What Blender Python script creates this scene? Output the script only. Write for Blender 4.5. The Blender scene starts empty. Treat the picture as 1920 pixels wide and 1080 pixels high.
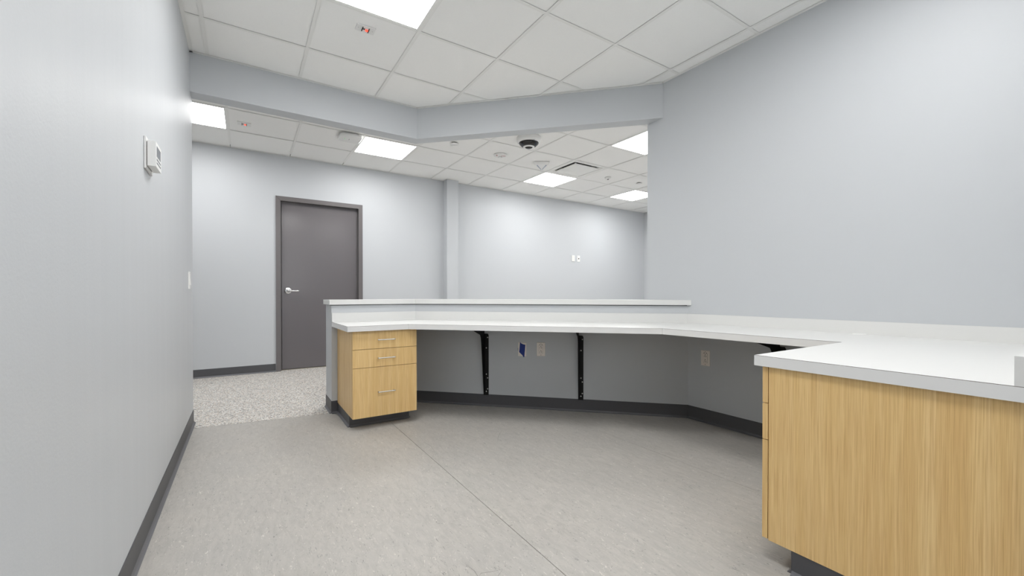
import bpy, bmesh, math, random
from mathutils import Vector, Matrix
random.seed(7)
C = bpy.context.scene.collection
scene = bpy.context.scene
S2 = math.sqrt(.5)

# ------------------------------------------------------------------ camera, world, exposure
EYE = .972
F_PX, TH, PITCH = 779.77, .570291, -.0067106
cam = bpy.data.cameras.new('camera')
cam.sensor_fit = 'HORIZONTAL'; cam.sensor_width = 36
cam.lens = F_PX * 36 / 1920
cam.shift_y = 17.97 / 1920
cam.clip_start = .02; cam.clip_end = 100
camo = bpy.data.objects.new('camera', cam); C.objects.link(camo)
camo.location = (0, 0, EYE)
camo.rotation_euler = (math.pi / 2 + PITCH, 0, -TH)
scene.camera = camo

w = bpy.data.worlds.new('daylight'); scene.world = w; w.use_nodes = True
bg = w.node_tree.nodes['Background']
bg.inputs['Color'].default_value = (.93, .965, 1, 1); bg.inputs['Strength'].default_value = .5

scene.view_settings.view_transform = 'Standard'
scene.view_settings.look = 'None'
scene.view_settings.gamma = 1
scene.view_settings.use_curve_mapping = False
scene.view_settings.exposure = 2.39
LAMP = 5.2

# ------------------------------------------------------------------ helpers
def srgb(r, g, b):
    f = lambda v: (v / 255 / 12.92) if v <= 10 else (((v / 255) + .055) / 1.055) ** 2.4
    return (f(r), f(g), f(b), 1)

def mat(name, col, rough=.5, metal=0, spec=.5):
    m = bpy.data.materials.new(name); m.use_nodes = True
    b = m.node_tree.nodes['Principled BSDF']
    b.inputs['Base Color'].default_value = col
    b.inputs['Roughness'].default_value = rough
    b.inputs['Metallic'].default_value = metal
    b.inputs['Specular IOR Level'].default_value = spec
    return m

class NT:
    """short access to a material's nodes"""
    def __init__(s, m): s.t = m.node_tree; s.b = m.node_tree.nodes['Principled BSDF']
    def n(s, typ, **kw):
        x = s.t.nodes.new(typ)
        for k, v in kw.items():
            if k in x.inputs: x.inputs[k].default_value = v
            else: setattr(x, k, v)
        return x
    def l(s, a, b): s.t.links.new(a, b)
    def coords(s, scale=(1, 1, 1), rot=(0, 0, 0)):
        tc = s.n('ShaderNodeTexCoord'); mp = s.n('ShaderNodeMapping')
        mp.inputs['Scale'].default_value = scale; mp.inputs['Rotation'].default_value = rot
        s.l(tc.outputs['Object'], mp.inputs['Vector']); return mp.outputs['Vector']
    def noise(s, vec, scale, detail=3, rough=.5, dist=0):
        x = s.n('ShaderNodeTexNoise'); x.inputs['Scale'].default_value = scale
        x.inputs['Detail'].default_value = detail; x.inputs['Roughness'].default_value = rough
        x.inputs['Distortion'].default_value = dist
        s.l(vec, x.inputs['Vector']); return x.outputs['Fac']
    def ramp(s, fac, stops):
        r = s.n('ShaderNodeValToRGB'); e = r.color_ramp.elements
        while len(e) < len(stops): e.new(.5)
        for x, (p, c) in zip(e, stops): x.position = p; x.color = c
        s.l(fac, r.inputs['Fac']); return r.outputs['Color']
    def mix(s, fac, a, b, mode='MIX'):
        x = s.n('ShaderNodeMix'); x.data_type = 'RGBA'; x.blend_type = mode
        for v, k in ((fac, 0), (a, 6), (b, 7)):
            if hasattr(v, 'is_output'): s.l(v, x.inputs[k])
            else: x.inputs[k].default_value = v
        return x.outputs[2]
    def bump(s, h, strength, dist):
        x = s.n('ShaderNodeBump'); x.inputs['Strength'].default_value = strength
        x.inputs['Distance'].default_value = dist
        s.l(h, x.inputs['Height']); s.l(x.outputs['Normal'], s.b.inputs['Normal'])

G = lambda v: (v, v, v, 1)

# ------------------------------------------------------------------ materials
def paint(name, col, rough, streak=False):
    m = mat(name, col, rough, spec=.5); t = NT(m)
    v = t.coords()
    h = t.noise(v, 120 if streak else 260, 2, .6)
    if streak:                                   # brush and roller lanes run up and down the wall
        v2 = t.coords((1, 4, .05))
        s = t.noise(v2, 5, 3, .6)
        r = t.n('ShaderNodeMapRange'); t.l(s, r.inputs[0])
        r.inputs[1].default_value = .3; r.inputs[2].default_value = .7
        r.inputs[3].default_value = rough - .03; r.inputs[4].default_value = rough + .03
        t.l(r.outputs[0], t.b.inputs['Roughness'])
    t.bump(h, .35 if streak else .10, .001)
    return m

M = {}
WALL = srgb(196, 199, 202)
M['wall'] = paint('wall_paint', WALL, .52)
M['wall_gloss'] = paint('wall_paint_satin', WALL, .43, True)
M['plenum'] = mat('dark_plenum', G(.02), .9)
M['trim_white'] = mat('white_metal_grid', srgb(240, 240, 237), .45)
M['tee_dark'] = mat('gap_shade_steel', G(.06), .7)  # steel darkened to put shade into the tile gaps and vent recess
def tile_mat():
    m = mat('ceiling_tile', srgb(232, 232, 228), .9, spec=.2); t = NT(m)
    v = t.coords(); n = t.noise(v, 420, 2, .6); n2 = t.noise(v, 90, 3, .5)
    c = t.mix(t.ramp(n, [(.3, G(0)), (.7, G(1))]), srgb(246, 246, 244), srgb(250, 250, 248))
    t.l(c, t.b.inputs['Base Color']); t.bump(n, .25, .0008)
    return m
M['tile'] = tile_mat()
def emit(name, col, strength):
    m = bpy.data.materials.new(name); m.use_nodes = True; nt = m.node_tree
    nt.nodes.remove(nt.nodes['Principled BSDF'])
    e = nt.nodes.new('ShaderNodeEmission'); e.inputs['Color'].default_value = col; e.inputs['Strength'].default_value = strength
    nt.links.new(e.outputs[0], nt.nodes['Material Output'].inputs[0])
    return m
M['lamp'] = emit('lit_diffuser', (1, .995, .985, 1), LAMP)
M['lamp_dim'] = emit('lit_diffuser_dimmed', (1, .995, .985, 1), LAMP * .66)
M['lamp_far'] = emit('lit_diffuser_far', (1, .995, .99, 1), LAMP * .76)
M['red_led'] = emit('red_led', (1, .08, .05, 1), .45)
M['green_led'] = emit('green_led', (.3, 1, .4, 1), .3)
M['white_plastic'] = mat('white_plastic', srgb(236, 236, 234), .35)
M['ivory_plastic'] = mat('white_outlet_plastic', srgb(240, 232, 224), .35)
M['laminate'] = mat('white_laminate', srgb(222, 222, 220), .38)
M['laminate_edge'] = mat('white_edge_band', srgb(228, 228, 227), .4)
M['core'] = mat('brown_board_core', srgb(112, 104, 96), .8)
M['black_steel'] = mat('black_powder_coat', G(.006), .5, spec=.25)
M['rubber'] = mat('charcoal_rubber_base', srgb(78, 78, 81), .5)
M['rubber_toe'] = mat('charcoal_rubber_toe', srgb(98, 98, 102), .4)
M['steel'] = mat('brushed_steel', G(.62), .28, 1)
M['zinc'] = mat('zinc_screw_head', srgb(214, 214, 212), .4)
M['chrome'] = mat('satin_chrome', G(.78), .16, 1)
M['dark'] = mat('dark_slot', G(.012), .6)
M['grey_dark'] = mat('dark_grey_plastic', srgb(70, 72, 75), .4)
M['screen'] = mat('grey_display', srgb(120, 124, 130), .25)
M['tape'] = mat('blue_painters_tape', srgb(18, 48, 132), .6)
M['sensor_blue'] = mat('bluish_lens', srgb(178, 188, 202), .15)
M['red_ink'] = mat('red_lettering', srgb(170, 30, 34), .6)
M['lens_black'] = mat('black_lens_glass', G(.01), .06)
M['lens_blue'] = mat('blue_lens_coating', srgb(20, 70, 120), .08)
M['scuff'] = mat('dark_scuff', srgb(110, 106, 100), .7)
M['underlay'] = mat('underlay', srgb(60, 57, 53), .9)
M['sill'] = mat('sill_metal', srgb(150, 145, 132), .5)
def frame_mat(name, c, r):
    m = mat(name, c, r); t = NT(m); v = t.coords()
    t.bump(t.noise(v, 70, 3, .6), .22, .001); return m
M['door_paint'] = frame_mat('grey_brown_door_paint', srgb(107, 103, 105), .2)
M['frame_paint'] = frame_mat('grey_brown_frame_paint', srgb(106, 102, 102), .36)

def wood(name, seed, scl=1):
    m = mat(name, srgb(206, 171, 116), .42); t = NT(m)
    tc = t.n('ShaderNodeTexCoord'); mp = t.n('ShaderNodeMapping')
    mp.inputs['Location'].default_value = (seed * 3.1, seed * 1.7, seed)
    t.l(tc.outputs['Object'], mp.inputs['Vector'])
    def st(sc):
        q = t.n('ShaderNodeMapping'); q.inputs['Scale'].default_value = sc
        t.l(mp.outputs['Vector'], q.inputs['Vector']); return q.outputs['Vector']
    broad = t.noise(st((16, 16, .35)), 1.3, 4, .6, .6)
    fine = t.noise(st((170, 170, 3.0)), 1.2, 3, .7)
    pore = t.noise(st((380, 380, 5)), 1, 2, .6)
    base = t.ramp(broad, [(.25, srgb(226, 189, 125)), (.5, srgb(235, 202, 141)), (.75, srgb(240, 210, 153))])
    c = t.mix(t.ramp(fine, [(.38, G(.55)), (.62, G(0))]), base, srgb(213, 172, 114))
    c = t.mix(t.ramp(pore, [(.34, G(.45)), (.50, G(0))]), c, srgb(194, 148, 90))
    t.l(c, t.b.inputs['Base Color']); t.bump(fine, .06, .0006)
    return m
M['wood_a'] = wood('light_oak_veneer', 1)
M['wood_b'] = wood('light_oak_veneer_drawer', 5)

def lino():
    m = mat('grey_sheet_flooring', srgb(186, 182, 175), .42, spec=.4); t = NT(m)
    v = t.coords((1, 1, 1))
    vs = t.coords((1, .28, 1), (0, 0, .25)); vt = t.coords((1, .35, 1), (0, 0, -.5))
    big = t.noise(v, 3.0, 4, .6)
    mid = t.noise(vs, 42, 4, .65, .8)
    fl1 = t.noise(vs, 120, 3, .6, 1.5); fl2 = t.noise(vt, 105, 3, .6, 1.5); fl3 = t.noise(v, 60, 2, .5, 2)
    c = t.ramp(mid, [(.25, srgb(165, 161, 155)), (.5, srgb(177, 173, 167)), (.75, srgb(187, 183, 176))])
    c = t.mix(t.ramp(big, [(.35, G(.35)), (.65, G(0))]), c, srgb(167, 165, 161))
    c = t.mix(t.ramp(fl1, [(.30, G(.85)), (.37, G(0))]), c, srgb(128, 126, 123))
    c = t.mix(t.ramp(fl2, [(.63, G(0)), (.70, G(.75))]), c, srgb(216, 212, 203))
    c = t.mix(t.ramp(fl3, [(.25, G(.85)), (.30, G(0))]), c, srgb(112, 110, 108))
    t.l(c, t.b.inputs['Base Color'])
    r = t.n('ShaderNodeMapRange'); t.l(big, r.inputs[0]); r.inputs[3].default_value = .36; r.inputs[4].default_value = .52
    t.l(r.outputs[0], t.b.inputs['Roughness'])
    t.bump(mid, .05, .0008); return m
M['lino'] = lino()
def pebble():
    m = mat('pebble_epoxy_flooring', srgb(170, 166, 160), .55); t = NT(m)
    v = t.coords()
    vo = t.n('ShaderNodeTexVoronoi'); vo.inputs['Scale'].default_value = 150; t.l(v, vo.inputs['Vector'])
    sep = t.n('ShaderNodeSeparateColor'); t.l(vo.outputs['Color'], sep.inputs[0])
    c = t.ramp(sep.outputs[0], [(0, srgb(110, 107, 106)), (.11, srgb(158, 155, 151)), (.26, srgb(200, 197, 191)),
                               (.50, srgb(222, 219, 213)), (.74, srgb(214, 196, 178)), (.86, srgb(242, 240, 236))])
    for e in t.t.nodes:
        if e.bl_idname == 'ShaderNodeValToRGB': e.color_ramp.interpolation = 'CONSTANT'
    c = t.mix(t.ramp(vo.outputs['Distance'], [(.5, G(0)), (.8, G(.45))]), c, srgb(112, 108, 104))
    t.l(c, t.b.inputs['Base Color']); t.bump(vo.outputs['Distance'], -.35, .002); return m
M['pebble'] = pebble()
def pane_mat():
    m = bpy.data.materials.new('window_glass'); m.use_nodes = True; nt = m.node_tree
    nt.nodes.remove(nt.nodes['Principled BSDF'])
    a = nt.nodes.new('ShaderNodeBsdfTransparent'); b = nt.nodes.new('ShaderNodeBsdfGlossy'); b.inputs['Roughness'].default_value = .02
    x = nt.nodes.new('ShaderNodeMixShader'); x.inputs[0].default_value = .06
    nt.links.new(a.outputs[0], x.inputs[1]); nt.links.new(b.outputs[0], x.inputs[2])
    nt.links.new(x.outputs[0], nt.nodes['Material Output'].inputs[0]); return m
M['pane'] = pane_mat()

# ------------------------------------------------------------------ mesh builders
def bm_prism(bm, poly, z0, z1, mi=0):
    """vertical prism over a plan polygon"""
    area = sum(a[0] * b[1] - b[0] * a[1] for a, b in zip(poly, poly[1:] + poly[:1]))
    if area < 0: poly = poly[::-1]
    lo = [bm.verts.new((x, y, z0)) for x, y in poly]; hi = [bm.verts.new((x, y, z1)) for x, y in poly]
    fs = [bm.faces.new(lo[::-1]), bm.faces.new(hi)]
    n = len(poly)
    for i in range(n): fs.append(bm.faces.new((lo[i], lo[(i + 1) % n], hi[(i + 1) % n], hi[i])))
    for f in fs: f.material_index = mi
    return fs

def bm_box(bm, a, b, mi=0):
    return bm_prism(bm, [(a[0], a[1]), (b[0], a[1]), (b[0], b[1]), (a[0], b[1])], a[2], b[2], mi)

def bm_xform(bm, verts, mtx):
    for v in verts: v.co = mtx @ v.co

def bm_profile(bm, prof, along, mtx, mi=0):
    """extrude a 2D outline (u,v) along a third axis w from along[0] to along[1]; mtx maps (u,v,w) into the scene"""
    area = sum(a[0] * b[1] - b[0] * a[1] for a, b in zip(prof, prof[1:] + prof[:1]))
    if area < 0: prof = prof[::-1]
    A = [bm.verts.new(mtx @ Vector((u, v, along[0]))) for u, v in prof]
    B = [bm.verts.new(mtx @ Vector((u, v, along[1]))) for u, v in prof]
    fs = [bm.faces.new(A[::-1]), bm.faces.new(B)]; n = len(prof)
    for i in range(n): fs.append(bm.faces.new((A[i], A[(i + 1) % n], B[(i + 1) % n], B[i])))
    for f in fs: f.material_index = mi

def bm_lathe(bm, prof, mtx, seg=32, mi=0):
    """profile [(r,z)...] around local z, closed at r=0 ends"""
    rings = []
    for r, z in prof:
        if r < 1e-6: rings.append([bm.verts.new(mtx @ Vector((0, 0, z)))])
        else: rings.append([bm.verts.new(mtx @ Vector((r * math.cos(a), r * math.sin(a), z))) for a in [2 * math.pi * i / seg for i in range(seg)]])
    for p, q in zip(rings, rings[1:]):
        for i in range(seg):
            j = (i + 1) % seg
            if len(p) == 1 and len(q) == 1: continue
            if len(p) == 1: f = bm.faces.new((p[0], q[i], q[j]))
            elif len(q) == 1: f = bm.faces.new((p[i], p[j], q[0]))
            else: f = bm.faces.new((p[i], p[j], q[j], q[i]))
            f.material_index = mi; f.smooth = True

def bm_tube(bm, pts, r, seg=10, mi=0):
    pts = [Vector(p) for p in pts]; rings = []
    for i, p in enumerate(pts):
        d = (pts[min(i + 1, len(pts) - 1)] - pts[max(i - 1, 0)]).normalized()
        u = d.cross(Vector((0, 0, 1)))
        if u.length < 1e-3: u = d.cross(Vector((0, 1, 0)))
        u.normalize(); v = d.cross(u)
        rings.append([bm.verts.new(p + r * (math.cos(a) * u + math.sin(a) * v)) for a in [2 * math.pi * k / seg for k in range(seg)]])
    for p, q in zip(rings, rings[1:]):
        for i in range(seg):
            f = bm.faces.new((p[i], p[(i + 1) % seg], q[(i + 1) % seg], q[i])); f.smooth = True; f.material_index = mi
    bm.faces.new(rings[0]).material_index = mi; bm.faces.new(rings[-1][::-1]).material_index = mi

def bevel(bm, w, seg=2):
    es = [e for e in bm.edges if len(e.link_faces) == 2 and e.calc_face_angle(0) > .4]
    bmesh.ops.bevel(bm, geom=es, offset=w, segments=seg, profile=.5, affect='EDGES', clamp_overlap=True)

def obj(name, bm, mats, parent=None, fix=True):
    if fix: bmesh.ops.recalc_face_normals(bm, faces=bm.faces[:])
    me = bpy.data.meshes.new(name); bm.to_mesh(me); bm.free()
    for m in (mats if isinstance(mats, (list, tuple)) else [mats]): me.materials.append(M[m])
    o = bpy.data.objects.new(name, me); C.objects.link(o)
    if parent: o.parent = parent; o.matrix_parent_inverse = Matrix.Translation(parent.location).inverted() if parent.type == 'EMPTY' and False else Matrix()
    return o

def tag(o, label=None, cat=None, group=None, kind=None):
    if label: o['label'] = label
    if cat: o['category'] = cat
    if group: o['group'] = group
    if kind: o['kind'] = kind
    return o

def thing(name, label, cat, mtx=None, group=None, kind=None):
    """an Empty at the thing's base; parts are modelled in its local space"""
    o = bpy.data.objects.new(name, None); C.objects.link(o); o.empty_display_size = .05
    o.matrix_world = mtx if mtx is not None else Matrix()
    return tag(o, label, cat, group, kind)

def struct(name, bm, mats, label, cat):
    return tag(obj(name, bm, mats), label, cat, kind='structure')

def B(): return bmesh.new()

def clip(poly, planes):
    """keep the part of a convex polygon where a*x+b*y<=c for every plane"""
    for a, b, c in planes:
        out = []
        for i in range(len(poly)):
            p, q = poly[i], poly[(i + 1) % len(poly)]
            dp, dq = a * p[0] + b * p[1] - c, a * q[0] + b * q[1] - c
            if dp <= 0: out.append(p)
            if dp * dq < 0:
                t = dp / (dp - dq); out.append((p[0] + t * (q[0] - p[0]), p[1] + t * (q[1] - p[1])))
        poly = out
        if len(poly) < 3: return []
    return poly

def wall_frame(p, n, z):
    """matrix whose local x runs along the wall (to the right when facing it), y up, z out of the wall"""
    n = Vector((n[0], n[1], 0)).normalized(); up = Vector((0, 0, 1)); x = up.cross(n)
    m = Matrix((x, up, n)).transposed().to_4x4(); m.translation = Vector((p[0], p[1], z)); return m

# ------------------------------------------------------------------ plan
XL, YLE = -.335, 3.955            # face and end of the left wall
XR, YRE = 2.945, 2.412            # face and end of the right wall
YB = 6.03                         # wall across the far room
XFR, XFL = 7.25, -2.6             # far room ends
YFF = 1.2                         # hidden window wall of the far room
YN = -2.2                         # wall behind the camera
HC = 2.738                        # ceiling height
SOF_Y, SOF_D, SOF_Z = 3.817, 5.196, 2.451
HW_Y, HW_D, HW_T, HW_X = 3.658, 4.959, .27, .592
HW_TOP = .884
WX, WY = 1.58, .165               # stub wall that the peninsula backs on to

# ------------------------------------------------------------------ walls
b = B(); bm_box(b, (XL - .12, YN, 0), (XL, YLE, HC + .1))
wall_left = struct('wall_left', b, 'wall_gloss', 'long pale grey satin painted wall along the left side', 'wall')
b = B(); bm_prism(b, [(XR, WY), (XR, YRE), (XR + .115, YRE), (XR + .115, WY)], 0, HC + .1)
struct('wall_right', b, 'wall', 'pale grey painted wall on the right behind the worktop', 'wall')
DX0, DX1, DZ = .372, 1.336, 2.172  # rough opening of the door
b = B()
bm_box(b, (XFL, YB, 0), (DX0, YB + .14, HC + .1)); bm_box(b, (DX1, YB, 0), (XFR + .1, YB + .14, HC + .1))
bm_box(b, (DX0, YB, DZ), (DX1, YB + .14, HC + .1)); bm_box(b, (DX0 - .05, YB + .14, 0), (DX1 + .05, YB + .16, DZ + .05))
struct('wall_back', b, 'wall', 'pale grey wall across the far room that holds the door', 'wall')
b = B(); bm_box(b, (XFL - .12, YLE - .12, 0), (XFL, YB, HC + .1))
struct('wall_far_left', b, 'wall', 'pale grey end wall of the far room, out of view on the left', 'wall')
b = B(); bm_box(b, (XFL, YLE - .12, 0), (XL - .12, YLE, HC + .1))
struct('wall_far_front', b, 'wall', 'pale grey wall behind the left wall, facing the far room', 'wall')
b = B(); bm_box(b, (XFR, YFF, 0), (XFR + .12, YB, HC + .1))
struct('wall_far_right', b, 'wall', 'pale grey end wall of the far room, a sliver seen past the right wall', 'wall')
WN = (3.7, 6.9, .85, 2.25)
b = B()
bm_box(b, (XR + .115, YFF - .15, 0), (WN[0], YFF, HC + .1)); bm_box(b, (WN[1], YFF - .15, 0), (XFR, YFF, HC + .1))
bm_box(b, (WN[0], YFF - .15, 0), (WN[1], YFF, WN[2])); bm_box(b, (WN[0], YFF - .15, WN[3]), (WN[1], YFF, HC + .1))
struct('wall_window', b, 'wall', 'pale grey wall of the far room with a window, hidden by the right wall', 'wall')
NW = (-.22, 1.46, .45, 2.62)      # added fill-light window, unseen behind the camera
b = B()
bm_box(b, (XL - .12, YN - .12, 0), (NW[0], YN, HC + .1)); bm_box(b, (NW[1], YN - .12, 0), (WX, YN, HC + .1))
bm_box(b, (NW[0], YN - .12, 0), (NW[1], YN, NW[2])); bm_box(b, (NW[0], YN - .12, NW[3]), (NW[1], YN, HC + .1))
struct('wall_near', b, 'wall', 'pale grey wall with an added fill-light window, behind the camera', 'wall')
b = B(); bm_box(b, (WX, YN - .12, 0), (XR + .115, WY, HC + .1))
struct('wall_stub', b, 'wall', 'pale grey wall at the end of the peninsula, out of view on the right', 'wall')
# window of the far room
win = thing('window_1', 'wide window of the far room, hidden behind the right wall', 'window', kind='structure')
b = B()
for x0, x1, z0, z1 in ((WN[0], WN[1], WN[2], WN[2] + .05), (WN[0], WN[1], WN[3] - .05, WN[3]), (WN[0], WN[0] + .05, WN[2] + .05, WN[3] - .05),
                       (WN[1] - .05, WN[1], WN[2] + .05, WN[3] - .05), (5.27, 5.33, WN[2] + .05, WN[3] - .05)):
    bm_box(b, (x0, YFF - .11, z0), (x1, YFF - .04, z1))
obj('window_frame', b, 'trim_white', win)
for x0, x1 in ((WN[0] + .05, 5.27), (5.33, WN[1] - .05)):
    b = B(); bm_box(b, (x0, YFF - .08, WN[2] + .05), (x1, YFF - .074, WN[3] - .05)); obj('pane', b, 'pane', win)

win = thing('fill_window', 'large unseen window added behind the camera for fill light', 'window', kind='structure')  # opening added to let frontal daylight fill into the near room
b = B(); fw_ = .045
for x0, x1, z0, z1 in ((NW[0], NW[1], NW[2], NW[2] + fw_), (NW[0], NW[1], NW[3] - fw_, NW[3]), (NW[0], NW[0] + fw_, NW[2] + fw_, NW[3] - fw_), (NW[1] - fw_, NW[1], NW[2] + fw_, NW[3] - fw_)):
    bm_box(b, (x0, YN - .09, z0), (x1, YN - .03, z1))
obj('window_frame', b, 'trim_white', win)
b = B(); bm_box(b, (NW[0] + fw_, YN - .064, NW[2] + fw_), (NW[1] - fw_, YN - .058, NW[3] - fw_)); obj('pane', b, 'pane', win)

# header above the opening: straight, then turning 45 degrees
def offset_band(y, d, t, xa, xb):
    """plan outline of a band that runs along Y=y then along X+Y=d, thickness t away from the camera"""
    y2, d2 = y + t, d + t * math.sqrt(2) * .88
    return [(xa, y), (d - y, y), (xb, d - xb), (xb, d2 - xb), (d2 - y2, y2), (xa, y2)]
b = B(); bm_prism(b, offset_band(SOF_Y, SOF_D, .132, XL, XR), SOF_Z, HC + .1)
struct('wall_header', b, 'wall', 'pale grey header beam over the opening, bent in the middle', 'wall')
# low wall under the counter ledge
HWB = HW_Y + HW_T
hd2 = HW_D + HW_T * math.sqrt(2)
b = B(); bm_prism(b, [(HW_X, HW_Y), (HW_D - HW_Y, HW_Y), (XR, HW_D - XR), (XR, hd2 - XR), (hd2 - HWB, HWB), (HW_X, HWB)], 0, HW_TOP)
struct('wall_low', b, 'wall', 'low pale grey wall below the white counter ledge', 'wall')
# column on the back wall
b = B(); bm_box(b, (2.60, 5.895, 0), (2.79, YB, HC))
struct('wall_column', b, 'wall', 'slim pale grey column boxed out from the back wall', 'column')

# ------------------------------------------------------------------ baseboards (cove base with a toe)
BH = .1016
def base_run(bm, p, q, n, h=BH):
    """cove base along p->q; n points into the room"""
    p, q = Vector((*p, 0)), Vector((*q, 0)); n = Vector((*n, 0)).normalized(); d = (q - p)
    L = d.length; d.normalize()
    m = Matrix((n, Vector((0, 0, 1)), d)).transposed().to_4x4(); m.translation = p
    bm_profile(bm, [(0, 0), (.0035, .014), (.0035, h - .002), (.002, h), (0, h)], (0, L), m, 0)
    bm_profile(bm, [(0, 0), (.016, 0), (.016, .003), (.009, .007), (.0036, .0145), (0, .0145)], (0, L), m, 1)
RB = ['rubber', 'rubber_toe']
b = B(); base_run(b, (XL, YN), (XL, YLE), (1, 0)); base_run(b, (XL, YLE), (XL - .12, YLE), (0, 1))
struct('baseboard_left', b, RB, 'charcoal rubber baseboard along the left wall', 'baseboard')
b = B(); base_run(b, (XFL, YB), (.321, YB), (0, -1))
struct('baseboard_back', b, RB, 'charcoal rubber baseboard left of the door on the back wall', 'baseboard')
b = B(); base_run(b, (1.393, YB), (2.60, YB), (0, -1)); base_run(b, (2.79, YB), (XFR, YB), (0, -1)); base_run(b, (2.60, 5.895), (2.79, 5.895), (0, -1))
struct('baseboard_back_right', b, RB, 'charcoal rubber baseboard right of the door, hidden behind the low wall', 'baseboard')
b = B()
base_run(b, (HW_X, HWB), (HW_X, HW_Y), (-1, 0)); base_run(b, (HW_X, HW_Y), (.640, HW_Y), (0, -1))
struct('baseboard_low_end', b, RB, 'charcoal rubber baseboard round the left end of the low wall', 'baseboard')
b = B()
base_run(b, (1.09, HW_Y), (HW_D - HW_Y, HW_Y), (0, -1)); base_run(b, (HW_D - HW_Y, HW_Y), (XR, HW_D - XR), (-1, -1))
struct('baseboard_low', b, RB, 'charcoal rubber baseboard along the low wall under the worktop', 'baseboard')
b = B(); base_run(b, (XR, HW_D - XR), (XR, WY), (-1, 0))
struct('baseboard_right', b, RB, 'charcoal rubber baseboard along the right wall under the worktop', 'baseboard')

# ------------------------------------------------------------------ floor
b = B(); bm_box(b, (XFL - .2, YN - .2, -.12), (XFR + .2, YB + .2, -.004))
floor = struct('floor', b, 'underlay', 'floor of grey sheet flooring that meets pebbled flooring at the opening', 'floor')
def edge_y(x): return 3.792 + (x - XL) * (3.672 - 3.792) / (HW_X - XL)
GAP = .0011
for x0, x1 in ((XL, .93), (.93, 2.13), (2.13, XR)):
    a, c = x0 + GAP, x1 - GAP
    yt = lambda x: min(edge_y(x), 3.80)
    pts = [(a, YN), (c, YN), (c, HW_Y + .03), (a, HW_Y + .03)]
    b = B()
    if x0 == XL: pts = [(a, YN), (c, YN), (c, HW_Y + .03), (HW_X + .01, HW_Y + .02), (HW_X, edge_y(HW_X)), (a, edge_y(a))]
    bm_prism(b, pts, -.004, 0)
    obj('flooring_sheet', b, 'lino', floor)
b = B()
bm_prism(b, [(XFL, YLE - .12), (XL + GAP, YLE - .12), (XL + GAP, edge_y(XL) + GAP), (HW_X, edge_y(HW_X) + GAP), (HW_X, YB + .14), (XFL, YB + .14)], -.004, .0008)
bm_prism(b, [(HW_X, HW_Y + .06), (1.31, HW_Y + .06), (XR, 2.08), (XR, YFF), (XFR, YFF), (XFR, YB + .14), (HW_X, YB + .14)], -.004, .0008)
tag(obj('pebble_flooring', b, 'pebble', floor), 'speckled pebble flooring of the far room')
# scuffs on the sheet flooring
def unproj(x, y, z=0):
    fw = Vector((math.sin(TH) * math.cos(PITCH), math.cos(TH) * math.cos(PITCH), math.sin(PITCH)))
    rt = Vector((math.cos(TH), -math.sin(TH), 0)); up = rt.cross(fw)
    d = fw + rt * (x - 960) / F_PX + up * (557.97 - y) / F_PX
    return d * ((z - EYE) / d.z)
SCUFFS = [[(.667, 1.337), (.675, 1.30), (.672, 1.262), (.690, 1.275), (.722, 1.262), (.764, 1.252)], [(.762, 1.250), (.70, 1.21), (.64, 1.19), (.585, 1.172)],
          [(1.55, 2.55), (1.46, 2.45), (1.40, 2.36)], [(.99, 2.62), (1.00, 2.52), (.985, 2.43)]]
for pts in SCUFFS:
    b = B(); prev = None
    for i, (x, y) in enumerate(pts):
        p = Vector((x, y, .0004)); q = Vector(pts[min(i + 1, len(pts) - 1)]) - Vector(pts[max(i - 1, 0)])
        nrm = Vector((-q.y, q.x, 0)).normalized() * (.0007 if 0 < i < len(pts) - 1 else .0003)
        cur = (b.verts.new(p + nrm), b.verts.new(p - nrm))
        if prev: b.faces.new((prev[0], prev[1], cur[1], cur[0]))
        prev = cur
    obj('scuff_mark', b, 'scuff', floor)

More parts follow.
